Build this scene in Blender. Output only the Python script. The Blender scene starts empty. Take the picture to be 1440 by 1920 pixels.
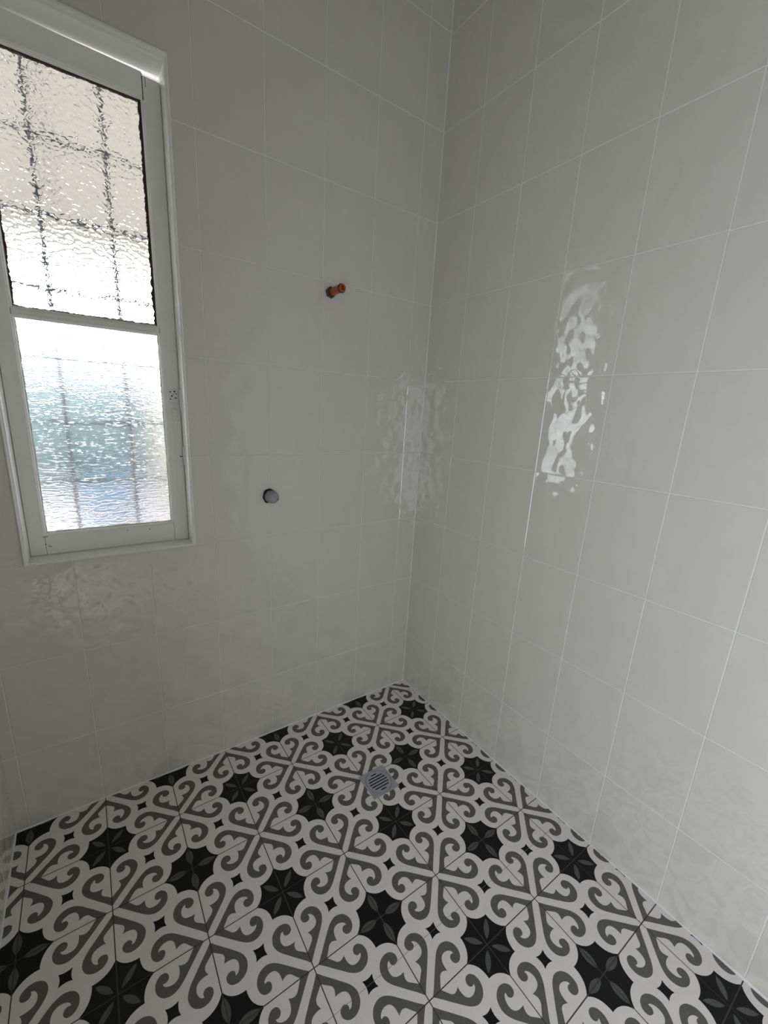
import bpy, bmesh, math, random
from mathutils import Vector, Matrix
from mathutils.geometry import delaunay_2d_cdt

random.seed(7)
sc = bpy.context.scene
COL = sc.collection

# ---------------------------------------------------------------- camera
cam_d = bpy.data.cameras.new('camera')
cam = bpy.data.objects.new('camera', cam_d)
COL.objects.link(cam)
right = Vector((0.825940320, -0.561536411, 0.049994461))
down = Vector((-0.099579698, -0.232602125, -0.967460663))
fwd = Vector((0.554893207, 0.794086337, -0.248033100))
M = Matrix.Identity(4)
for r in range(3):
    M[r][0], M[r][1], M[r][2] = right[r], -down[r], -fwd[r]
M.translation = Vector((-1.22735, -1.44406, 1.32906))
cam.matrix_world = M
cam_d.sensor_fit = 'VERTICAL'
cam_d.sensor_height = 36.0
cam_d.lens = 36.0 * 784.713 / 1920.0
cam_d.shift_x = 14.34 / 1920.0
cam_d.shift_y = 13.87 / 1920.0
cam_d.clip_start = 0.01
sc.camera = cam

# ---------------------------------------------------------------- world: bright overcast sky
SKY = 9.0
w = bpy.data.worlds.new('sky')
sc.world = w
w.use_nodes = True
wn, wl = w.node_tree.nodes, w.node_tree.links
wn.clear()
wo = wn.new('ShaderNodeOutputWorld')
wb = wn.new('ShaderNodeBackground')
wb.inputs['Color'].default_value = (0.93, 0.96, 1.0, 1)
wb.inputs['Strength'].default_value = SKY
wl.new(wb.outputs[0], wo.inputs[0])

# daylight that comes in through the open doorway in the left wall
DOOR_Y0, DOOR_Y1, DOOR_H = -1.60, -2.54, 2.04
ld = bpy.data.lights.new('doorway_daylight', 'AREA')
ld.shape = 'RECTANGLE'
ld.size = 1.42
ld.size_y = 0.86
ld.energy = 24.5
ld.color = (0.87, 0.92, 1.0)
lo = bpy.data.objects.new('doorway_daylight', ld)
COL.objects.link(lo)
lo.location = (-1.74, (DOOR_Y0 + DOOR_Y1) / 2, 0.95)
lo.rotation_euler = (0, math.radians(-90), 0)

# ---------------------------------------------------------------- exposure
vs = sc.view_settings
vs.view_transform = 'Standard'
vs.look = 'None'
vs.exposure = 0.0
vs.gamma = 1.0
vs.use_curve_mapping = False


# ================================================================ helpers
def tag(o, label=None, cat=None, group=None, kind=None):
    if label: o['label'] = label
    if cat: o['category'] = cat
    if group: o['group'] = group
    if kind: o['kind'] = kind
    return o


def link(o, parent=None):
    COL.objects.link(o)
    if parent is not None:
        o.parent = parent
    return o


def empty(name, loc=(0, 0, 0)):
    o = bpy.data.objects.new(name, None)
    o.empty_display_size = 0.05
    o.location = loc
    COL.objects.link(o)
    return o


def mesh_obj(name, bm, mats, parent=None, loc=(0, 0, 0), smooth=False):
    me = bpy.data.meshes.new(name)
    bmesh.ops.recalc_face_normals(bm, faces=bm.faces[:])
    bm.to_mesh(me)
    bm.free()
    if not isinstance(mats, (list, tuple)):
        mats = [mats]
    for m in mats:
        me.materials.append(m)
    if smooth:
        for p in me.polygons:
            p.use_smooth = True
    o = bpy.data.objects.new(name, me)
    o.location = loc
    return link(o, parent)


def add_box(bm, x0, x1, y0, y1, z0, z1, bevel=0.0, seg=1):
    v = [bm.verts.new((x, y, z)) for x in (x0, x1) for y in (y0, y1) for z in (z0, z1)]
    idx = [(0, 1, 3, 2), (4, 6, 7, 5), (0, 4, 5, 1), (2, 3, 7, 6), (0, 2, 6, 4), (1, 5, 7, 3)]
    fs = [bm.faces.new([v[i] for i in f]) for f in idx]
    if bevel > 0:
        es = list({e for f in fs for e in f.edges})
        bmesh.ops.bevel(bm, geom=es, offset=bevel, segments=seg, affect='EDGES', profile=0.6)


def box(name, mat, parent, x0, x1, y0, y1, z0, z1, bevel=0.0, seg=1):
    bm = bmesh.new()
    add_box(bm, x0, x1, y0, y1, z0, z1, bevel, seg)
    return mesh_obj(name, bm, mat, parent)


def lathe(bm, prof, n=32, axis_from=(0, 0, 0), axis=(0, -1, 0), cap0=True, cap1=True, wob=None):
    """prof: list of (distance along the axis, radius)"""
    ax = Vector(axis).normalized()
    a = ax.orthogonal().normalized()
    b = ax.cross(a)
    o = Vector(axis_from)
    rings = []
    for k, (t, r) in enumerate(prof):
        ring = []
        for i in range(n):
            th = 2 * math.pi * i / n
            rr = r * (1 + (wob(th, k) if wob else 0))
            ring.append(bm.verts.new(o + ax * t + (a * math.cos(th) + b * math.sin(th)) * rr))
        rings.append(ring)
    for r0, r1 in zip(rings, rings[1:]):
        for i in range(n):
            bm.faces.new((r0[i], r0[(i + 1) % n], r1[(i + 1) % n], r1[i]))
    if cap0: bm.faces.new(rings[0][::-1])
    if cap1: bm.faces.new(rings[-1])


# ================================================================ materials
def new_mat(name):
    m = bpy.data.materials.new(name)
    m.use_nodes = True
    nt = m.node_tree
    b = nt.nodes['Principled BSDF']
    return m, nt, b


def N(nt, kind, **kw):
    n = nt.nodes.new(kind)
    for k, v in kw.items():
        if k in n.inputs:
            n.inputs[k].default_value = v
        else:
            setattr(n, k, v)
    return n


def plain(name, col, rough=0.5, var=0.08, scale=20.0, bump=0.0, bscale=60.0, metallic=0.0, ior=1.5, spec=0.5):
    """one colour with a little cloudy variation and relief in world space"""
    m, nt, b = new_mat(name)
    L = nt.links
    g = N(nt, 'ShaderNodeNewGeometry')
    n1 = N(nt, 'ShaderNodeTexNoise', Scale=scale, Detail=4.0)
    L.new(g.outputs['Position'], n1.inputs['Vector'])
    mx = N(nt, 'ShaderNodeMix', data_type='RGBA')
    mx.inputs['A'].default_value = (*[c * (1 - var) for c in col], 1)
    mx.inputs['B'].default_value = (*[min(1, c * (1 + var)) for c in col], 1)
    L.new(n1.outputs['Fac'], mx.inputs['Factor'])
    L.new(mx.outputs['Result'], b.inputs['Base Color'])
    b.inputs['Roughness'].default_value = rough
    b.inputs['Metallic'].default_value = metallic
    b.inputs['IOR'].default_value = ior
    b.inputs['Specular IOR Level'].default_value = spec
    if bump > 0:
        n2 = N(nt, 'ShaderNodeTexNoise', Scale=bscale, Detail=3.0)
        L.new(g.outputs['Position'], n2.inputs['Vector'])
        bp = N(nt, 'ShaderNodeBump', Strength=bump, Distance=0.001)
        L.new(n2.outputs['Fac'], bp.inputs['Height'])
        L.new(bp.outputs['Normal'], b.inputs['Normal'])
    return m


def glaze(name, col):
    """glossy white wall tile: slightly clouded glaze with a rippled surface"""
    m, nt, b = new_mat(name)
    L = nt.links
    g = N(nt, 'ShaderNodeNewGeometry')
    n1 = N(nt, 'ShaderNodeTexNoise', Scale=14.0, Detail=5.0, Roughness=0.6)
    L.new(g.outputs['Position'], n1.inputs['Vector'])
    mx = N(nt, 'ShaderNodeMix', data_type='RGBA')
    mx.inputs['A'].default_value = (*[c * 0.955 for c in col], 1)
    mx.inputs['B'].default_value = (*[c * 1.03 for c in col], 1)
    L.new(n1.outputs['Fac'], mx.inputs['Factor'])
    L.new(mx.outputs['Result'], b.inputs['Base Color'])
    b.inputs['Roughness'].default_value = 0.03
    b.inputs['IOR'].default_value = 1.72
    oi = N(nt, 'ShaderNodeObjectInfo')
    vm = N(nt, 'ShaderNodeVectorMath', operation='MULTIPLY_ADD')
    L.new(oi.outputs['Random'], vm.inputs[0])
    vm.inputs[1].default_value = (3.1, 5.3, 7.7)
    L.new(g.outputs['Position'], vm.inputs[2])
    n2 = N(nt, 'ShaderNodeTexNoise', Scale=19.0, Detail=1.0, Roughness=0.35)
    L.new(vm.outputs[0], n2.inputs['Vector'])
    bp = N(nt, 'ShaderNodeBump', Strength=1.0, Distance=0.0030)
    L.new(n2.outputs['Fac'], bp.inputs['Height'])
    L.new(bp.outputs['Normal'], b.inputs['Normal'])
    return m


def figured_glass(name, sx, sz, big, dist, rough):
    """clear obscure glass with a hammered surface"""
    m, nt, b = new_mat(name)
    L = nt.links
    nt.nodes.remove(b)
    out = nt.nodes['Material Output']
    gl = N(nt, 'ShaderNodeBsdfGlass', IOR=1.46, Roughness=rough)
    gl.inputs['Color'].default_value = (0.97, 0.985, 0.98, 1)
    g = N(nt, 'ShaderNodeNewGeometry')
    mp = N(nt, 'ShaderNodeMapping')
    mp.inputs['Scale'].default_value = (sx, 0.0, sz)
    L.new(g.outputs['Position'], mp.inputs['Vector'])
    wv = N(nt, 'ShaderNodeTexNoise', Scale=0.35, Detail=1.0)
    L.new(mp.outputs[0], wv.inputs['Vector'])
    add = N(nt, 'ShaderNodeVectorMath', operation='MULTIPLY_ADD')
    add.inputs[1].default_value = (1.1, 1.1, 1.1)
    L.new(wv.outputs['Color'], add.inputs[0])
    L.new(mp.outputs[0], add.inputs[2])
    vo = N(nt, 'ShaderNodeTexVoronoi', feature='SMOOTH_F1', Scale=1.0, Smoothness=0.55)
    L.new(add.outputs[0], vo.inputs['Vector'])
    nz = N(nt, 'ShaderNodeTexNoise', Scale=big, Detail=2.0)
    L.new(add.outputs[0], nz.inputs['Vector'])
    sm = N(nt, 'ShaderNodeMath', operation='MULTIPLY_ADD')
    L.new(nz.outputs['Fac'], sm.inputs[0])
    sm.inputs[1].default_value = 1.0
    L.new(vo.outputs['Distance'], sm.inputs[2])
    bp = N(nt, 'ShaderNodeBump', Strength=1.0, Distance=dist)
    L.new(sm.outputs[0], bp.inputs['Height'])
    L.new(bp.outputs['Normal'], gl.inputs['Normal'])
    L.new(gl.outputs[0], out.inputs['Surface'])
    return m


WHITE = (0.745, 0.728, 0.664)
M_TILE = glaze('white_glaze', WHITE)
M_GROUT = plain('white_grout', (0.86, 0.855, 0.84), 0.85, 0.05, 40)
M_CAULK = plain('white_silicone', (0.86, 0.86, 0.85), 0.4, 0.03, 30)
M_PLASTER = plain('painted_plaster', (0.70, 0.69, 0.66), 0.75, 0.04, 6, 0.15, 60)
M_CEIL = plain('ceiling_paint', (0.36, 0.345, 0.315), 0.8, 0.04, 5)
M_FGROUT = plain('charcoal_grout', (0.085, 0.078, 0.071), 0.9, 0.2, 60)
M_FLIGHT = plain('print_off_white', (0.93, 0.885, 0.87), 0.45, 0.05, 45, 0.15, 300)
M_FGREY = plain('print_grey', (0.140, 0.136, 0.127), 0.45, 0.22, 90, 0.15, 300)
M_FBLACK = plain('print_black', (0.006, 0.006, 0.007), 0.38, 0.1, 60, 0.15, 300, spec=0.3)
M_FLEAF = plain('print_leaf_grey', (0.095, 0.102, 0.096), 0.42, 0.25, 120, 0.15, 300)
M_PAINT = plain('old_white_gloss_paint', (0.92, 0.912, 0.87), 0.35, 0.07, 16, 0.25, 90)
M_TRIM = plain('new_white_trim_paint', (0.95, 0.945, 0.905), 0.3, 0.03, 12)
M_PUTTY = plain('rusty_dark_putty', (0.060, 0.038, 0.026), 0.9, 0.75, 130, 1.0, 200)
M_DARK = plain('dark_hole', (0.010, 0.010, 0.010), 0.8, 0.1, 30)
M_COPPER = plain('orange_brown_plastic', (0.43, 0.078, 0.022), 0.35, 0.25, 60, 0.1, 80)
M_RUBBER = plain('black_rubber', (0.012, 0.011, 0.011), 0.5, 0.1, 40)
M_BRASSN = plain('tarnished_nut', (0.060, 0.070, 0.062), 0.5, 0.5, 120, 0.3, 160, 0.3)
M_CAP = plain('grey_plastic_cap', (0.36, 0.37, 0.39), 0.5, 0.22, 70, 0.4, 140)
M_STEEL = plain('brushed_drain_metal', (0.50, 0.50, 0.55), 0.42, 0.06, 120, 0.0, 60, 0.3)
M_HARD = plain('painted_hardware', (0.85, 0.85, 0.82), 0.4, 0.12, 150, 0.5, 300)
M_GLASS_UP = figured_glass('hammered_glass_large', 72, 84, 0.45, 0.0078, 0.07)
M_GLASS_LO = figured_glass('hammered_glass_rippled', 52, 135, 0.5, 0.0060, 0.19)
M_BAR = plain('galvanised_bar', (0.07, 0.072, 0.075), 0.5, 0.15, 40, 0, 60, 0.2)
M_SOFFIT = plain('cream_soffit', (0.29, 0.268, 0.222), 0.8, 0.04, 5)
M_FASCIA = plain('white_fascia', (0.40, 0.39, 0.37), 0.6, 0.04, 5)
M_FENCE = plain('blue_green_fence', (0.085, 0.118, 0.128), 0.6, 0.15, 4)
M_CONC = plain('pale_concrete', (0.27, 0.245, 0.25), 0.85, 0.08, 3)
M_CREAM = plain('cream_render', (0.21, 0.195, 0.165), 0.8, 0.06, 4)
M_BLUE = plain('blue_plastic', (0.105, 0.20, 0.31), 0.4, 0.08, 8)
M_LEAF = plain('shrub_leaf', (0.03, 0.07, 0.042), 0.6, 0.4, 30)
M_STEM = plain('shrub_stem', (0.08, 0.06, 0.045), 0.8, 0.2, 30)
M_TIMBER = plain('dark_stained_door_frame', (0.10, 0.062, 0.040), 0.5, 0.2, 12)
M_SKY_BLOCK = plain('sky_block_paint', (0.22, 0.21, 0.20), 0.8, 0.04, 6)

# ================================================================ room numbers
XL = -1.53            # inner face of the left wall
YR = -2.95            # inner face of the wall behind the camera
HC = 3.0              # ceiling
TJ = 0.0022           # joint width of the wall tiles
# window opening (outer edge of the trim)
WX0, WX1, WZ0, WZ1 = -1.403, -0.955, 0.8658, 2.199

# ================================================================ setting: floor
bm = bmesh.new()
add_box(bm, XL - 0.35, 0.15, YR - 0.15, 0.15, -0.12, -0.0007)
floor = tag(mesh_obj('floor', bm, M_FGROUT), 'patterned black, grey and white tiled shower floor with dark grout', 'floor', kind='structure')


# ---- the printed tile: one quarter of the print, mirrored over both diagonals
def crom(pts, n=4):
    out = []
    for i in range(len(pts) - 1):
        p0 = Vector(pts[max(i - 1, 0)]); p1 = Vector(pts[i]); p2 = Vector(pts[i + 1]); p3 = Vector(pts[min(i + 2, len(pts) - 1)])
        for k in range(n):
            t = k / n
            out.append(0.5 * ((2 * p1) + (p2 - p0) * t + (2 * p0 - 5 * p1 + 4 * p2 - p3) * t * t + (3 * p1 - p0 - 3 * p2 + p3) * t ** 3))
    out.append(Vector(pts[-1]))
    return [(v.x, v.y) for v in out]


C1 = [(0.060, 0.0), (0.1274, 0.0608), (0.2123, 0.1457), (0.2821, 0.2128), (0.348, 0.275), (0.4114, 0.318), (0.4766, 0.3374), (0.5402, 0.3275), (0.5877, 0.3007), (0.6239, 0.2548), (0.6406, 0.2007), (0.6367, 0.1484), (0.6206, 0.1109), (0.5874, 0.0793), (0.554, 0.0694), (0.5172, 0.0759), (0.4928, 0.1031), (0.4865, 0.1386), (0.4994, 0.1654), (0.5238, 0.1793), (0.5593, 0.1743)]
C2 = [(0.5593, 0.1743), (0.5506, 0.2016), (0.5176, 0.2277), (0.4766, 0.2397), (0.4344, 0.237), (0.3997, 0.218), (0.3788, 0.1849), (0.3698, 0.1447), (0.3682, 0.1062), (0.3719, 0.0847)]
C3 = [(0.3719, 0.0847), (0.3445, 0.099), (0.3051, 0.11), (0.2662, 0.0977), (0.236, 0.065), (0.2074, 0.0302), (0.181, 0.0)]
curl = crom(C1, 3)[:-1] + crom(C2, 3)[:-1] + crom(C3, 3)
LB = [(0.634, 0.0), (0.682, 0.036), (0.725, 0.0916), (0.748, 0.150), (0.757, 0.205), (0.757, 0.243)]
sw = lambda P: [(b, a) for a, b in P]                 # mirror over the light diagonal
anti = lambda P: [(1 - b, 1 - a) for a, b in P]       # mirror over the black diagonal
lb = crom(LB, 3)
corner_ba = lb + anti(lb)[::-1][1:] + [(1.0, 0.0)]
corner_bd = sw(corner_ba)
dm = []
cs = [(0.428, 0.428), (0.572, 0.428), (0.572, 0.572), (0.428, 0.572)]
for k in range(4):
    a, b = Vector(cs[k]), Vector(cs[(k + 1) % 4])
    mid = (a + b) / 2 + (Vector((0.5, 0.5)) - (a + b) / 2) * 0.42
    for t in (0, .25, .5, .75):
        q = a * (1 - t) ** 2 + mid * 2 * t * (1 - t) + b * t * t
        dm.append((q.x, q.y))


def lens(a, b, hw, n=7, half=False):
    a, b = Vector(a), Vector(b)
    d = (b - a); L_ = d.length; d /= L_
    nrm = Vector((-d.y, d.x))
    up = [a + d * L_ * k / n + nrm * hw * math.sin(math.pi * k / n) ** 0.8 for k in range(n + 1)]
    if half:
        return [(v.x, v.y) for v in up]
    dn = [a + d * L_ * k / n - nrm * hw * math.sin(math.pi * k / n) ** 0.8 for k in range(n - 1, 0, -1)]
    return [(v.x, v.y) for v in up + dn]


leaf_bd = lens((0.034, 0.966), (0.208, 0.792), 0.036)
leaf_h1 = lens((0.683, 0.0), (0.93, 0.0), 0.042, half=True)
leaf_h2 = anti(leaf_h1)
curls = [curl, sw(curl), anti(curl), anti(sw(curl))]
polys = [(p, 1) for p in curls] + [(corner_ba, 2), (corner_bd, 2), (dm, 2), (leaf_bd, 3), (leaf_h1, 3), (leaf_h2, 3)]


def inside(pt, poly):
    x, y = pt
    c = False
    j = len(poly) - 1
    for i in range(len(poly)):
        xi, yi = poly[i]; xj, yj = poly[j]
        if (yi > y) != (yj > y) and x < (xj - xi) * (y - yi) / (yj - yi) + xi:
            c = not c
        j = i
    return c


FP = 0.2
FJ = 0.00135        # half joint


def tile_faces():
    vs_, es_ = [], []

    def ring(P):
        s = len(vs_)
        vs_.extend(Vector((min(1, max(0, a)), min(1, max(0, b)))) for a, b in P)
        n = len(P)
        es_.extend((s + i, s + (i + 1) % n) for i in range(n))
    ring([(0, 0), (1, 0), (1, 1), (0, 1)])
    for P, _ in polys:
        ring(P)
    v, e, f, *_ = delaunay_2d_cdt(vs_, es_, [], 0, 1e-5)
    res = []
    for fc in f:
        c = sum((v[i] for i in fc), Vector((0, 0))) / len(fc)
        mat = 0
        for P, k in polys:
            if inside((c.x, c.y), P):
                mat = k
        res.append((fc, mat))
    return v, res


TV, TF = tile_faces()


def tile_mesh(name, rot, u0=0.0, u1=1.0, v0=0.0, v1=1.0, sx=FP, sy=FP):
    """floor tile turned by rot quarter turns, cut to the window u0..u1, v0..v1 (in room axes), origin at its centre"""
    bm = bmesh.new()
    R = Matrix.Rotation(rot * math.pi / 2, 2)
    vv = []
    for p in TV:
        q = R @ (p - Vector((0.5, 0.5)))
        vv.append(bm.verts.new((q.x * (sx - 2 * FJ), q.y * (sy - 2 * FJ), 0.0)))
    for fc, k in TF:
        try:
            f = bm.faces.new([vv[i] for i in fc])
            f.material_index = k
        except ValueError:
            pass
    def cut(co, no):
        g = bm.verts[:] + bm.edges[:] + bm.faces[:]
        bmesh.ops.bisect_plane(bm, geom=g, plane_co=co, plane_no=no, clear_outer=True)
    if u0 > 0: cut(((u0 - .5) * sx, 0, 0), (-1, 0, 0))
    if u1 < 1: cut(((u1 - .5) * sx, 0, 0), (1, 0, 0))
    if v0 > 0: cut((0, (v0 - .5) * sy, 0), (0, -1, 0))
    if v1 < 1: cut((0, (v1 - .5) * sy, 0), (0, 1, 0))
    bmesh.ops.recalc_face_normals(bm, faces=bm.faces[:])
    if bm.faces and sum(f.normal.z for f in bm.faces) < 0:
        bmesh.ops.reverse_faces(bm, faces=bm.faces[:])
    bd = [e for e in bm.edges if e.is_boundary]
    ex = bmesh.ops.extrude_edge_only(bm, edges=bd)
    for v in ex['geom']:
        if isinstance(v, bmesh.types.BMVert):
            v.co.z -= 0.007
    me = bpy.data.meshes.new(name)
    bm.to_mesh(me)
    bm.free()
    for m in (M_FLIGHT, M_FGREY, M_FBLACK, M_FLEAF):
        me.materials.append(m)
    return me


FX0, FPX, FY0, FPY = 0.0931, 0.2000, 0.1990, 0.1996
_tm = {}


def get_tile(rot, u0, u1, v0, v1):
    k = (rot, round(u0, 4), round(u1, 4), round(v0, 4), round(v1, 4))
    if k not in _tm:
        _tm[k] = tile_mesh('floor_tile', rot, u0, u1, v0, v1, FPX, FPY)
    return _tm[k]


for i in range(0, 10):
    for j in range(0, 15):
        xa = -(FX0 + FPX * i); xb = xa + FPX               # cell from xa (far) to xb (near the right wall)
        ya = -(FY0 + FPY * j); yb = ya + FPY
        cx, cy = (xa + xb) / 2, (ya + yb) / 2
        if xb < XL - 0.2 or yb < YR: continue
        if xb < XL + 0.005 and not (DOOR_Y1 - .1 < cy < DOOR_Y0 + .1): continue
        # which corner of the cell holds the flower with leaves on the joints (even, even)
        ni = i + 1 if (i + 1) % 2 == 0 else i              # node index to the left is i+1, to the right i
        nj = j + 1 if (j + 1) % 2 == 0 else j
        dx = -1 if ni == i + 1 else 1
        dy = -1 if nj == j + 1 else 1
        rot = {(1, -1): 0, (1, 1): 1, (-1, 1): 2, (-1, -1): 3}[(dx, dy)]
        u1 = 1.0 if xb <= 0 else (0 - 0.0012 - xa) / FPX
        v1 = 1.0 if yb <= 0 else (0 - 0.0012 - ya) / FPY
        u0 = 0.0
        pieces = [(0.0, v1)]
        if j == 4 and i < 9:                               # this row is cut along its middle where the falls meet
            pieces = [(0.0, 0.4975), (0.5025, v1)]
        for (p0, p1) in pieces:
            o = bpy.data.objects.new('floor_tile', get_tile(rot, u0, u1, p0, p1))
            o.location = (cx, cy, 0.0)
            link(o, floor)
# pale filler in the cut line of the split row
cut_y = -(FY0 + FPY * 4) + FPY * 0.5
box('cut_joint', plain('grey_cut_joint', (0.30, 0.28, 0.27), 0.9, 0.15, 60), floor, -1.49, -0.004, cut_y - 0.0004, cut_y + 0.0004, -0.006, -0.0002)


# ================================================================ setting: tiled walls
def tile_poly(name, pts, parent, to3, thick=0.007, bev=0.0011):
    """wall tile from a 2-D outline (u right, z up), eased front edge; to3(u, z, d) puts it in the room, d = depth into the wall"""
    n = len(pts)
    cxy = Vector((sum(p[0] for p in pts) / n, sum(p[1] for p in pts) / n))
    # inset outline
    ins = []
    for k in range(n):
        p0, p1, p2 = Vector(pts[k - 1]), Vector(pts[k]), Vector(pts[(k + 1) % n])
        d1, d2 = (p1 - p0).normalized(), (p2 - p1).normalized()
        n1, n2 = Vector((-d1.y, d1.x)), Vector((-d2.y, d2.x))
        ins.append(p1 + (n1 + n2) * bev)
    ox = to3(cxy.x, cxy.y, 0)
    bm = bmesh.new()
    rings = [[bm.verts.new(Vector(to3(p[0], p[1], d)) - Vector(ox)) for p in P] for P, d in ((pts, thick), (pts, bev * 0.8), (ins, 0.0))]
    for a, b in zip(rings, rings[1:]):
        for k in range(n):
            bm.faces.new((a[k], a[(k + 1) % n], b[(k + 1) % n], b[k]))
    bm.faces.new(rings[2])
    return mesh_obj(name, bm, M_TILE, parent, ox)


_wall_cache = {}


def wall_tiles(parent, to3, us, zs, hole=None, wid=''):
    """us, zs: joint lines; hole = (u0,u1,z0,z1) left free"""
    for a, b in zip(us, us[1:]):
        for c, d in zip(zs, zs[1:]):
            u0, u1, z0, z1 = a + TJ / 2, b - TJ / 2, c + TJ / 2, d - TJ / 2
            if u1 - u0 < 0.004 or z1 - z0 < 0.004: continue
            outline = [(u0, z0), (u1, z0), (u1, z1), (u0, z1)]
            if hole:
                h0, h1, k0, k1 = hole
                if u0 < h1 and u1 > h0 and z0 < k1 and z1 > k0:
                    il = u0 >= h0; ir = u1 <= h1; ib = z0 >= k0; it = z1 <= k1
                    if il and ir and ib and it: continue
                    if ib and it and il: outline = [(h1, z0), (u1, z0), (u1, z1), (h1, z1)]
                    elif ib and it and ir: outline = [(u0, z0), (h0, z0), (h0, z1), (u0, z1)]
                    elif il and ir and ib: outline = [(u0, k1), (u1, k1), (u1, z1), (u0, z1)]
                    elif il and ib: outline = [(h1, z0), (u1, z0), (u1, z1), (u0, z1), (u0, k1), (h1, k1)]
                    elif ir and ib: outline = [(u0, z0), (h0, z0), (h0, k1), (u1, k1), (u1, z1), (u0, z1)]
            key = (wid, round(u1 - u0, 4), round(z1 - z0, 4)) if len(outline) == 4 and outline[0] == (u0, z0) and outline[2] == (u1, z1) else None
            if key and key in _wall_cache:
                o = bpy.data.objects.new('wall_tile', _wall_cache[key])
                o.location = to3((u0 + u1) / 2, (z0 + z1) / 2, 0)
                link(o, parent)
            else:
                o = tile_poly('wall_tile', outline, parent, to3)
                if key: _wall_cache[key] = o.data
            # old hands lay tiles a hair out of plane
            tj = 0.0016
            o.rotation_euler = (random.uniform(-tj, tj), random.uniform(-tj, tj), random.uniform(-tj, tj))


GD = 0.0011     # the joints lie this deep
TH = 0.12       # wall thickness

# back wall (with the window), front of the tiles at y = 0
bm = bmesh.new()
for (a, b, c, d) in ((XL - TH, WX0, 0, HC), (WX1, TH, 0, HC), (WX0, WX1, 0, WZ0), (WX0, WX1, WZ1, HC)):
    add_box(bm, a, b, GD, TH, c, d)
wall_back = tag(mesh_obj('wall_back', bm, M_GROUT), 'white tiled wall that holds the window and both water outlets', 'wall', kind='structure')
ub = [XL] + [-(0.09436 + 0.2 * k) for k in range(7, -1, -1)] + [0.0]
zb = [0.0] + [0.26924 + 0.29828 * k for k in range(0, 10)]
zb = [z for z in zb if z < HC - 0.01] + [HC]
wall_tiles(wall_back, lambda u, z, d: (u, d, z), ub, zb, (WX0, WX1, WZ0, WZ1), 'b')

# right wall, front of the tiles at x = 0
bm = bmesh.new()
add_box(bm, GD, TH, YR - TH, GD, 0, HC)
wall_right = tag(mesh_obj('wall_right', bm, M_GROUT), 'glossy white tiled wall on the right mirroring the window', 'wall', kind='structure')
ur = [0.0] + [0.1989 + 0.1996 * k for k in range(0, 15)]
ur = [u for u in ur if u < -YR] + [-YR]
zr = [0.0] + [0.27201 + 0.29721 * k for k in range(0, 10)]
zr = [z for z in zr if z < HC - 0.01] + [HC]
wall_tiles(wall_right, lambda u, z, d: (d, -u, z), ur, zr, None, 'r')

# left wall with the doorway
bm = bmesh.new()
add_box(bm, XL - TH, XL - GD, DOOR_Y0, GD, 0, HC)
add_box(bm, XL - TH, XL - GD, YR, DOOR_Y1, 0, HC)
add_box(bm, XL - TH, XL - GD, DOOR_Y1, DOOR_Y0, DOOR_H, HC)
wall_left = tag(mesh_obj('wall_left', bm, M_GROUT), 'white tiled wall cut off at the left edge of the picture', 'wall', kind='structure')
ul = [YR, DOOR_Y1 - 0.06] + [-0.1989 - 0.1996 * k for k in range(5, -1, -1)] + [0.0]
wall_tiles(wall_left, lambda u, z, d: (XL - d, u, z), [DOOR_Y0 + 0.06] + ul[2:], zr, None, 'l')

# wall behind the camera, ceiling
bm = bmesh.new(); add_box(bm, XL - TH, TH, YR - TH, YR, 0, HC)
tag(mesh_obj('wall_rear', bm, M_PLASTER), 'plain painted wall behind the camera, out of the picture', 'wall', kind='structure')
bm = bmesh.new(); add_box(bm, XL - TH, TH, YR - TH, TH, HC, HC + 0.1)
tag(mesh_obj('ceiling', bm, M_CEIL), 'painted ceiling above the picture', 'ceiling', kind='structure')

# door frame of the open doorway (out of the picture, on the left)
door = tag(empty('door_1', (XL, (DOOR_Y0 + DOOR_Y1) / 2, 0)), 'open dark timber doorway in the left wall, out of the picture', 'doorway', kind='structure')


def door_part(name, x0, x1, y0, y1, z0, z1):
    o = box(name, M_TIMBER, door, x0, x1, y0, y1, z0, z1, 0.003)
    o.matrix_parent_inverse = Matrix.Translation(-Vector(door.location))
    return o


door_part('jamb', XL - TH, XL + 0.012, DOOR_Y0 - 0.03, DOOR_Y0 + 0.058, 0.001, DOOR_H + 0.06)
door_part('jamb', XL - TH, XL + 0.012, DOOR_Y1 - 0.058, DOOR_Y1 + 0.03, 0.001, DOOR_H + 0.06)
door_part('head', XL - TH, XL + 0.012, DOOR_Y1 + 0.0305, DOOR_Y0 - 0.0305, DOOR_H - 0.03, DOOR_H + 0.06)


# unseen hall box, added behind the doorway to keep the sky light out
bm = bmesh.new()
add_box(bm, XL - 1.30, XL - 1.20, DOOR_Y1 - 0.5, DOOR_Y0 + 0.5, -0.12, 2.5)
add_box(bm, XL - 1.20, XL - TH - 0.001, DOOR_Y0 + 0.4, DOOR_Y0 + 0.5, -0.12, 2.5)
add_box(bm, XL - 1.20, XL - TH - 0.001, DOOR_Y1 - 0.5, DOOR_Y1 - 0.4, -0.12, 2.5)
add_box(bm, XL - 1.30, XL - TH - 0.001, DOOR_Y1 - 0.5, DOOR_Y0 + 0.5, 2.5, 2.6)
add_box(bm, XL - 1.20, XL - 0.351, DOOR_Y1 - 0.4, DOOR_Y0 + 0.4, -0.12, -0.005)
tag(mesh_obj('hall_sky_block', bm, M_SKY_BLOCK), 'dim unseen box added beyond the doorway to shut out the sky', 'wall', kind='structure')

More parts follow.
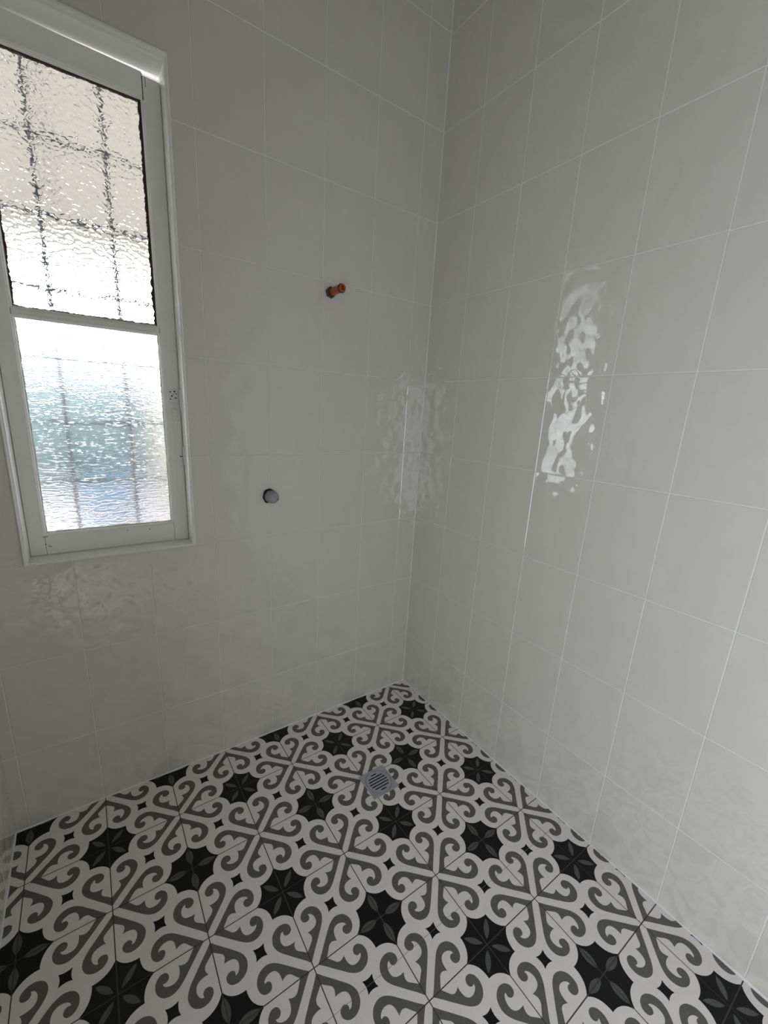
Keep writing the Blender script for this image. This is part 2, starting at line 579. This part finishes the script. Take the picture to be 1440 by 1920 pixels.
# silicone beads along the floor and up the corner
def bead(name, label, a, b, n1, n2, r):
    """small triangular fillet from a to b, against the two faces with inward normals n1, n2"""
    a, b, n1, n2 = map(Vector, (a, b, n1, n2))
    bm = bmesh.new()
    R = []
    K = 40
    for k in range(K + 1):
        p = a.lerp(b, k / K)
        s = r * (1 + 0.25 * math.sin(k * 1.7) + random.uniform(-.25, .25))
        R.append([bm.verts.new(p), bm.verts.new(p + n1 * s), bm.verts.new(p + (n1 + n2) * s * 0.36), bm.verts.new(p + n2 * s)])
    for q, t in zip(R, R[1:]):
        for k in range(4):
            bm.faces.new((q[k], q[(k + 1) % 4], t[(k + 1) % 4], t[k]))
    bm.faces.new(R[0]); bm.faces.new(R[-1][::-1])
    return tag(mesh_obj(name, bm, M_CAULK), label, 'sealant', kind='structure')


bead('trim_1', 'thin white sealant line where the window wall meets the floor', (XL, 0, 0), (0, 0, 0), (0, 0, 1), (0, -1, 0), 0.0034)
bead('trim_2', 'thin white sealant line where the right wall meets the floor', (0, 0, 0), (0, YR, 0), (0, 0, 1), (-1, 0, 0), 0.0034)
bead('trim_3', 'thin white sealant line up the corner between the two walls', (0, 0, 0), (0, 0, HC), (-1, 0, 0), (0, -1, 0), 0.0028)
bead('trim_4', 'thin white sealant line where the left wall meets the floor', (XL, 0, 0), (XL, DOOR_Y0 + .06, 0), (0, 0, 1), (1, 0, 0), 0.0034)

# ================================================================ window
win = tag(empty('window_1', ((WX0 + WX1) / 2, 0, WZ0)), 'old white timber window with two obscure glass panes in a white trim', 'window', kind='structure')
WINV = Matrix.Translation(-Vector(win.location))


def wpart(o):
    o.parent = win
    o.matrix_parent_inverse = WINV
    return o


def wbox(name, mat, x0, x1, y0, y1, z0, z1, bev=0.0012, seg=2, parent=None):
    o = box(name, mat, None, x0, x1, y0, y1, z0, z1, bev, seg)
    if parent is None:
        return wpart(o)
    o.parent = parent
    return o


# tile trim and lining as one moulded, mitred strip per side: proud edge, flat band, reveal running back to the sash
LI, LB_, LT = 0.0105, 0.0055, 0.0215         # how far the moulding reaches in at the sides, bottom and top
MP = [(0.0, 0.012), (0.0, -0.0050), (0.10, -0.0065), (0.34, -0.0065), (0.44, -0.0030), (0.80, -0.0022), (0.90, 0.0010), (1.0, 0.0545), (0.6, 0.0545), (0.3, 0.012)]
CN = [(WX0, WZ0, LI, LB_), (WX1, WZ0, -LI, LB_), (WX1, WZ1, -LI, -LT), (WX0, WZ1, LI, -LT)]
for k in range(4):
    bm = bmesh.new()
    R = []
    for (cx, cz, ox, oz) in (CN[k], CN[(k + 1) % 4]):
        R.append([bm.verts.new((cx + ox * t, 0.066 if k == 2 and y > 0.05 else y, cz + oz * t)) for (t, y) in MP])
    m = len(MP)
    for q in range(m):
        bm.faces.new((R[0][q], R[0][(q + 1) % m], R[1][(q + 1) % m], R[1][q]))
    bm.faces.new(R[0][::-1]); bm.faces.new(R[1])
    wpart(mesh_obj('trim_strip', bm, M_TRIM))
wbox('lining', M_PAINT, WX0 + 0.001, WX0 + LI, 0.0550, 0.115, WZ0 + 0.008, WZ1 - LT - 0.0005)
wbox('lining', M_PAINT, WX1 - LI, WX1 - 0.001, 0.0550, 0.115, WZ0 + 0.008, WZ1 - LT - 0.0005)
wbox('sill', M_PAINT, WX0 + 0.001, WX1 - 0.001, 0.0550, 0.135, WZ0 + 0.0005, WZ0 + 0.0075)

# the sash: stiles, rails and glazing bar
SX0, SX1 = WX0 + LI + 0.0008, WX1 - LI - 0.0008
SZ0, SZ1 = WZ0 + 0.0082, 2.1665
SY0, SY1 = 0.0555, 0.0905
GX0, GX1 = -1.3485, -1.0150        # sight size of the panes
GZ = [(0.9380, 1.5205), (1.5470, 2.1085)]
bm = bmesh.new()
# top rail with a slightly worn, racked top edge
sash = wpart(box('sash', M_PAINT, None, SX0, GX0 - 0.006, SY0, SY1, SZ0, SZ1, 0.0018, 2))      # left stile carries the rest
sash.name = 'sash'


def spart(name, mat, *a, **k):
    o = box(name, mat, None, *a, **k)
    o.parent = sash
    o.matrix_parent_inverse = Matrix.Translation(-Vector(win.location)) @ Matrix.Identity(4)
    o.matrix_parent_inverse = (Matrix.Translation(win.location) @ WINV).inverted()
    return o


spart('stile', M_PAINT, GX1 + 0.006, SX1, SY0, SY1, SZ0, SZ1 - 0.007, bevel=0.0022, seg=2)
spart('bottom_rail', M_PAINT, GX0 - 0.0054, GX1 + 0.0054, SY0 + 0.0004, SY1, SZ0, GZ[0][0] - 0.006, bevel=0.0015, seg=2)
spart('top_rail', M_PAINT, GX0 - 0.0054, GX1 + 0.0054, SY0 + 0.0004, SY1, GZ[1][1] + 0.006, SZ1, bevel=0.0015, seg=2)
for o in [sash] + [c for c in sash.children if c.name.startswith(('stile', 'top_rail'))]:
    for v in o.data.vertices:                 # the old sash is racked: its top edge falls to the right
        if v.co.z > SZ1 - 0.012:
            v.co.z += 0.0095 * (SX1 - v.co.x) / (SX1 - SX0)
spart('glazing_bar', M_PAINT, GX0 - 0.0054, GX1 + 0.0054, SY0 + 0.004, SY1, GZ[0][1] + 0.005, GZ[1][0] - 0.005, bevel=0.003, seg=3)


# moulded bead round each pane, stepped down towards the glass
def mould(name, x0, x1, z0, z1, skip=()):
    prof = [(0.0066, SY0 + 0.0005), (0.0050, SY0 + 0.0032), (0.0030, SY0 + 0.0036), (0.0012, SY0 + 0.0070), (0.0, SY0 + 0.0078), (0.0, SY0 + 0.020), (0.0066, SY0 + 0.020)]
    bm = bmesh.new()
    corners = [(x0, z0, -1, -1), (x1, z0, 1, -1), (x1, z1, 1, 1), (x0, z1, -1, 1)]
    R = [[bm.verts.new((cx + sx * o, y, cz + sz * o)) for (o, y) in prof] for (cx, cz, sx, sz) in corners]
    m = len(prof)
    for k in range(4):
        a, b = R[k], R[(k + 1) % 4]
        for q in range(m):
            bm.faces.new((a[q], a[(q + 1) % m], b[(q + 1) % m], b[q]))
    o = mesh_obj(name, bm, M_PAINT)
    o.parent = sash
    return o


for (z0, z1), gm in zip(GZ, (M_GLASS_LO, M_GLASS_UP)):
    mould('glazing_bead', GX0, GX1, z0, z1)
    bm = bmesh.new()
    add_box(bm, GX0 - 0.004, GX1 + 0.004, SY0 + 0.0215, SY0 + 0.0255, z0 - 0.004, z1 + 0.004)
    g = mesh_obj('glass_pane', bm, gm)
    g.parent = sash
    tag(g, 'hammered obscure glass')


# old crumbled putty showing as a ragged dark edge
def ragged(name, a, b, inward, w, amp, mat, y):
    a, b = Vector(a), Vector(b)
    inn = Vector(inward)
    K = max(8, int((b - a).length / 0.0035))
    bm = bmesh.new()
    R = []
    s = 0.0
    for k in range(K + 1):
        s = 0.6 * s + random.uniform(-1, 1) * 0.6
        ww = max(0.0006, w + amp * s)
        p = a.lerp(b, k / K)
        q = p + inn * ww
        R.append([bm.verts.new((p.x, y, p.z)), bm.verts.new((q.x, y + 0.0006, q.z)), bm.verts.new((q.x, y + 0.008, q.z)), bm.verts.new((p.x, y + 0.008, p.z))])
    for q, t in zip(R, R[1:]):
        for k in range(4):
            bm.faces.new((q[k], q[(k + 1) % 4], t[(k + 1) % 4], t[k]))
    bm.faces.new(R[0]); bm.faces.new(R[-1][::-1])
    o = mesh_obj(name, bm, mat)
    o.parent = sash
    tag(o, 'ragged rusty brown putty')
    return o


PY = SY0 + 0.0125
z0, z1 = GZ[1]
ragged('putty', (GX1, 0, z0), (GX1, 0, z1), (-1, 0, 0), 0.0068, 0.0030, M_PUTTY, PY)
ragged('putty', (GX0, 0, z1), (GX1, 0, z1), (0, 0, -1), 0.0030, 0.0022, M_PUTTY, PY)
ragged('putty', (GX0, 0, z0), (GX0, 0, z1), (1, 0, 0), 0.0042, 0.0022, M_PUTTY, PY)
M_PUTTY2 = plain('chalky_putty', (0.45, 0.42, 0.36), 0.9, 0.35, 120, 0.6, 200)
ragged('putty', (GX0, 0, z0), (GX1, 0, z0), (0, 0, 1), 0.0040, 0.0024, M_PUTTY2, PY)
z0, z1 = GZ[0]
ragged('putty', (GX1, 0, z0), (GX1, 0, z1), (-1, 0, 0), 0.0010, 0.0008, M_PUTTY2, PY)
ragged('putty', (GX0, 0, z0), (GX0, 0, z1), (1, 0, 0), 0.0012, 0.0008, M_PUTTY2, PY)
ragged('putty', (GX0, 0, z0), (GX1, 0, z0), (0, 0, 1), 0.0016, 0.0011, M_PUTTY2, PY)

# open mortise joint of the top corner, joint of the bottom corners
for (x, za, zb_) in ((GX1 + 0.0054, GZ[1][1] - 0.002, SZ1 - 0.003), (GX1 + 0.0130, SZ1 - 0.030, SZ1 - 0.008)):
    spart('joint_crack', M_DARK, x - 0.0006, x + 0.0006, SY0 - 0.0002, SY0 + 0.004, za, zb_)
spart('joint_crack', M_DARK, GX0 - 0.010, GX0 + 0.002, SY0 - 0.0002, SY0 + 0.003, 0.9275, 0.9288)
for (x, z) in ((GX0 + 0.002, 0.8995), (GX0 + 0.006, 0.8975), (-1.083, 0.920), (-1.145, 0.925), (-1.354, 0.906)):
    bm = bmesh.new()
    lathe(bm, [(0, 0.0016), (0.0008, 0.0012)], 8, (x, SY0 + 0.0002, z))
    o = mesh_obj('nail_hole', bm, M_DARK); o.parent = sash

# remains of the catch on the right stile, painted over
cx = -0.9855
catch = wpart(box('catch_plate', M_HARD, None, cx - 0.012, cx + 0.012, SY0 - 0.0035, SY0 + 0.001, 1.318, 1.366, 0.0015, 2))
for (dx, dz, r) in ((-0.0075, 0.016, .0024), (-0.004, 0.004, .0028), (0.004, 0.018, .0030), (0.0085, 0.011, .0020), (0.0065, -0.002, .0026), (0.001, 0.009, .0018), (-0.009, -0.006, .0022)):
    bm = bmesh.new()
    lathe(bm, [(-0.002, r), (0.0006, r * 0.9)], 7, (cx + dx, SY0 - 0.0035, 1.342 + dz), wob=lambda t, k: 0.25 * math.sin(3 * t + dx * 900))
    o = mesh_obj('screw_hole', bm, M_DARK); o.parent = catch
bm = bmesh.new()
lathe(bm, [(0, 0.0085), (0.004, 0.0085), (0.0075, 0.006), (0.0085, 0.001)], 16, (cx + 0.001, SY0 - 0.001, 1.300))
o = mesh_obj('pivot_knob', bm, M_HARD, smooth=True); o.parent = catch
bm = bmesh.new()
add_box(bm, cx - 0.006, cx + 0.006, SY0 - 0.004, SY0 + 0.001, 1.268, 1.300, 0.002, 2)
o = mesh_obj('lever_stub', bm, M_HARD); o.parent = catch
# ghost of the old strip below the catch
wbox('paint_strip', M_PAINT, cx - 0.004, cx + 0.017, SY0 - 0.0014, SY0 + 0.001, 1.03, 1.27, 0.0010)
# keeper on the lining
wbox('keeper', M_HARD, WX1 - LI - 0.0035, WX1 - LI + 0.001, 0.030, 0.048, 1.130, 1.190, 0.0015)
wbox('keeper_slot', M_DARK, WX1 - LI - 0.0125, WX1 - LI - 0.0030, SY0 - 0.0030, SY0 - 0.001, 1.1550, 1.1575, 0.0)
wbox('keeper', M_HARD, WX1 - LI - 0.0035, WX1 - LI + 0.001, 0.030, 0.048, 1.300, 1.368, 0.0015)

# ================================================================ floor drain
DX, DY, DS = -0.4545, -0.4405, 0.0545
drain = tag(empty('floor_drain', (DX, DY, 0)), 'square grey metal floor drain with a round slotted grate', 'drain')
bm = bmesh.new()
R0 = 0.0487
n = 64
top = 0.0022
inner_r = [bm.verts.new((math.cos(2 * math.pi * k / n) * R0, math.sin(2 * math.pi * k / n) * R0, top)) for k in range(n)]
outer = []
for k in range(n):
    t = 2 * math.pi * k / n
    c, s = math.cos(t), math.sin(t)
    q = DS / max(abs(c), abs(s))
    outer.append(bm.verts.new((c * q, s * q, top)))
low = [bm.verts.new((v.co.x, v.co.y, -0.001)) for v in outer]
inl = [bm.verts.new((v.co.x, v.co.y, -0.001)) for v in inner_r]
for k in range(n):
    q = (k + 1) % n
    bm.faces.new((inner_r[k], inner_r[q], outer[q], outer[k]))
    bm.faces.new((outer[k], outer[q], low[q], low[k]))
    bm.faces.new((inner_r[k], inl[k], inl[q], inner_r[q]))
mesh_obj('frame', bm, M_STEEL, drain)
# grate: a disc with seven slots
R1 = 0.0474
bm = bmesh.new()
slots = []
pitch, sw2 = 0.01135, 0.0026
for k in range(7):
    half = [0.0118, 0.0305, 0.0360, 0.0385, 0.0360, 0.0305, 0.0118][k] - sw2
    slots.append((-half, half, (k - 3) * pitch))
vs_, es_ = [], []


def ring2(P):
    s = len(vs_)
    vs_.extend(Vector(p) for p in P)
    es_.extend((s + i, s + (i + 1) % len(P)) for i in range(len(P)))


ring2([(math.cos(2 * math.pi * k / 64) * R1, math.sin(2 * math.pi * k / 64) * R1) for k in range(64)])
sp = []
for (a, b, yy) in slots:
    P = [(b + sw2 * math.cos(t), yy + sw2 * math.sin(t)) for t in [(-0.5 + q / 6) * math.pi for q in range(7)]]
    P += [(a + sw2 * math.cos(t), yy + sw2 * math.sin(t)) for t in [(0.5 + q / 6) * math.pi for q in range(7)]]
    sp.append(P); ring2(P)
v, e_, f, *_ = delaunay_2d_cdt(vs_, es_, [], 0, 1e-6)
vv = [bm.verts.new((p.x, p.y, top - 0.0003)) for p in v]
for fc in f:
    c = sum((v[i] for i in fc), Vector((0, 0))) / len(fc)
    if any(inside((c.x, c.y), P) for P in sp): continue
    bm.faces.new([vv[i] for i in fc])
bd = [e2 for e2 in bm.edges if e2.is_boundary]
ex = bmesh.ops.extrude_edge_only(bm, edges=bd)
for g2 in ex['geom']:
    if isinstance(g2, bmesh.types.BMVert): g2.co.z -= 0.0010
mesh_obj('grate', bm, M_STEEL, drain)
bm = bmesh.new()
lathe(bm, [(0, 0.0484), (0.0003, 0.0484)], 40, (0, 0, 0.0004), (0, 0, 1))
mesh_obj('drain_hole', bm, M_DARK, drain)

# ================================================================ orange pipe plug
PB = Vector((-0.4665, 0.0, 1.7265)); PE = Vector((-0.4630, -0.085, 1.7275))
plug = tag(empty('pipe_plug', PB), 'orange-brown plastic plug sticking out of the tiled wall beside the window', 'pipe plug')
ax = (PE - PB).normalized()


def local(o):
    o.parent = plug
    return o


bm = bmesh.new()      # square-ish tarnished nut at the wall
hexr = 0.0185
lathe(bm, [(-0.004, hexr), (0.011, hexr), (0.0135, hexr * 0.90)], 6, (0, 0, 0), ax)
local(mesh_obj('nut', bm, M_BRASSN))
bm = bmesh.new()
L_ = (PE - PB).length
lathe(bm, [(0.010, 0.0125), (0.030, 0.0128), (0.032, 0.0120), (0.060, 0.0120), (0.062, 0.0128), (L_ - 0.0105, 0.0128), (L_ - 0.0065, 0.0128), (L_ - 0.004, 0.0128), (L_ - 0.0015, 0.0122), (L_, 0.0108), (L_ + 0.0002, 0.0075), (L_ - 0.006, 0.0066), (L_ - 0.020, 0.0060)], 36, (0, 0, 0), ax)
local(mesh_obj('plug_body', bm, M_COPPER, smooth=True))
bm = bmesh.new()      # rubber ring
R = 0.0133
prof = [(L_ - 0.0085 + 0.0022 * math.cos(t), R + 0.0016 * math.sin(t)) for t in [2 * math.pi * k / 8 for k in range(9)]]
lathe(bm, prof, 36, (0, 0, 0), ax, False, False)
local(mesh_obj('rubber_ring', bm, M_RUBBER, smooth=True))
bm = bmesh.new()      # dark bottom of the hollow end with its core
lathe(bm, [(L_ - 0.019, 0.0058), (L_ - 0.0085, 0.0030), (L_ - 0.0030, 0.0026), (L_ - 0.0026, 0.0005)], 20, (0, 0, 0), ax)
local(mesh_obj('core_pin', bm, M_COPPER, smooth=True))
bm = bmesh.new()
sd = Vector((-0.35, 0.0, 0.93)).normalized()
lathe(bm, [(0.0121, 0.0026), (0.0130, 0.0024)], 12, ax * 0.046, sd)
local(mesh_obj('side_hole', bm, M_DARK))

# ================================================================ grey capped outlet
TB = Vector((-0.6955, 0.0, 1.0145))
tap = tag(empty('capped_water_outlet', TB), 'grey capped water outlet low on the tiled wall beside the window', 'water outlet')
bm = bmesh.new()      # ragged dark gap of the hole cut in the tile
lathe(bm, [(-0.0005, 0.0268), (0.0007, 0.0262)], 24, (0.000, 0, 0.0006), (0, -1, 0), wob=lambda t, k: 0.05 * math.sin(3 * t + 1) + 0.035 * math.sin(7 * t))
mesh_obj('tile_hole', bm, M_DARK, tap)
bm = bmesh.new()
lathe(bm, [(0.0005, 0.0235), (0.010, 0.0240), (0.013, 0.0225)], 8, (0, 0, 0), (0.06, -1, 0))
mesh_obj('nut', bm, M_BRASSN, tap)
bm = bmesh.new()
lathe(bm, [(0.006, 0.0228), (0.022, 0.0228), (0.030, 0.0218), (0.036, 0.0190), (0.039, 0.0140), (0.040, 0.0060), (0.0402, 0.0005)], 30, (0, 0, 0), (0.06, -1, 0),
      wob=lambda t, k: 0.018 * math.sin(6 * t))
mesh_obj('cap', bm, M_CAP, tap, smooth=True)
bm = bmesh.new()
lathe(bm, [(0.034, 0.0042), (0.0395, 0.0036)], 10, (0.0135, 0, -0.0060), (0.06, -1, 0))
mesh_obj('cap_mark', bm, plain('cap_dark_grey', (0.20, 0.205, 0.215), 0.6, 0.2, 60), tap)

# ================================================================ outside the window
# ground
bm = bmesh.new(); add_box(bm, -9, 6, TH + 0.01, 14, -0.35, -0.15)
tag(mesh_obj('ground_outside', bm, M_CONC), 'pale concrete yard seen blurred through the obscure glass', 'ground', kind='structure')
# outer face of the house wall below and beside the window
# verandah roof over the window
roof = tag(empty('verandah_roof', (-1.2, 1.6, 2.52)), 'cream verandah ceiling seen blurred through the upper pane', 'roof')
RI = Matrix.Translation(-Vector(roof.location))


def rpart(name, mat, *a):
    o = box(name, mat, None, *a)
    o.parent = roof
    o.matrix_parent_inverse = RI
    return o


for k in range(6):
    rpart('ceiling_board', M_SOFFIT, -5.0 + k * 1.25, -5.0 + (k + 1) * 1.25 - 0.012, TH + 0.02, 3.05, 2.52, 2.54)
rpart('roof_sheet', M_FASCIA, -5.0, 2.5, TH + 0.02, 3.15, 2.60, 2.64)
rpart('fascia', M_FASCIA, -5.0, 2.5, 3.06, 3.09, 2.49, 2.64)

# security grille outside the glass
gr = tag(empty('security_grille', (-1.18, 0.222, 0.8)), 'dark metal security grille outside the window glass', 'grille')
GI = Matrix.Translation(-Vector(gr.location))


def gpart(name, bm):
    o = mesh_obj(name, bm, M_BAR, smooth=True)
    o.parent = gr
    o.matrix_parent_inverse = GI
    return o


for x in (-1.445, -1.2717, -1.0983, -0.925):
    bm = bmesh.new(); lathe(bm, [(0, 0.0045), (1.60, 0.0045)], 12, (x, 0.222, 0.80), (0, 0, 1)); gpart('bar', bm)
for z in (0.865, 1.057, 1.249, 1.441, 1.632, 1.824, 2.016, 2.208):
    bm = bmesh.new(); lathe(bm, [(0, 0.0045), (0.56, 0.0045)], 12, (-1.465, 0.2315, z), (1, 0, 0)); gpart('bar', bm)
for (x, z) in ((-1.452, 0.84), (-0.918, 0.84), (-1.452, 2.36), (-0.918, 2.36)):
    bm = bmesh.new(); lathe(bm, [(0, 0.008), (0.108, 0.008)], 10, (x, 0.1225, z), (0, 1, 0)); gpart('wall_stud', bm)

# fence at the end of the yard
fence = tag(empty('yard_fence', (-1, 7.4, -0.15)), 'blue-green sheet fence seen blurred through the lower pane', 'fence')
FI = Matrix.Translation(-Vector(fence.location))
for k in range(9):
    x0 = -7.0 + k * 1.4
    o = box('fence_panel', M_FENCE, None, x0, x0 + 1.36, 7.38, 7.42, -0.149, 1.92); o.parent = fence; o.matrix_parent_inverse = FI
    o = box('fence_post', M_FENCE, None, x0 + 1.362, x0 + 1.398, 7.35, 7.43, -0.149, 1.98); o.parent = fence; o.matrix_parent_inverse = FI

# cream wing of the house on the right
bm = bmesh.new(); add_box(bm, -0.28, 0.9, 3.4, 7.2, -0.15, 1.66)
tag(mesh_obj('wall_outside', bm, M_CREAM), 'cream rendered wall on the right of the yard, blurred by the glass', 'wall', kind='structure')

# blue tub
tub = tag(empty('blue_tub', (-1.06, 4.7, -0.15)), 'light blue plastic tub in the yard, blurred behind the lower pane', 'tub')
bm = bmesh.new()
prof = [(0.0, 0.24), (0.40, 0.31), (0.42, 0.335), (0.435, 0.335), (0.43, 0.30), (0.03, 0.225)]
lathe(bm, prof, 32, (0, 0, 0.001), (0, 0, 1))
mesh_obj('tub_body', bm, M_BLUE, tub, smooth=True)
for s in (-1, 1):
    bm = bmesh.new(); add_box(bm, s * 0.36 - 0.03, s * 0.36 + 0.03, -0.06, 0.06, 0.385, 0.41, 0.008, 2)
    mesh_obj('handle', bm, M_BLUE, tub)


# shrubs in front of the fence
def shrub(loc, rad, hgt, label):
    s = tag(empty('garden_shrub', loc), label, 'shrub', 'shrubs along the yard fence')
    bm = bmesh.new()
    for k in range(420):
        th = random.uniform(0, 2 * math.pi); u = random.uniform(-1, 1); rr = random.uniform(0.55, 1.0)
        c = Vector((math.cos(th) * math.sqrt(1 - u * u) * rad * rr, math.sin(th) * math.sqrt(1 - u * u) * rad * rr, hgt * 0.55 + u * hgt * 0.42 * rr))
        d = Vector((random.uniform(-1, 1), random.uniform(-1, 1), random.uniform(-1, 1))).normalized()
        q = d.orthogonal().normalized()
        l, ww = random.uniform(.06, .10), random.uniform(.02, .035)
        bm.faces.new([bm.verts.new(c + d * l), bm.verts.new(c + q * ww), bm.verts.new(c - d * l), bm.verts.new(c - q * ww)])
    tag(mesh_obj('foliage', bm, M_LEAF, s), kind='stuff')
    bm = bmesh.new(); lathe(bm, [(0, 0.03), (hgt * 0.6, 0.015)], 8, (0, 0, 0.001), (0, 0, 1))
    mesh_obj('stem', bm, M_STEM, s)


shrub((-2.75, 6.7, -0.15), 0.55, 1.1, 'dark green shrub at the left of the fence, blurred by the glass')
shrub((-1.35, 6.75, -0.15), 0.42, 0.7, 'low green shrub in front of the fence, above the blue tub')
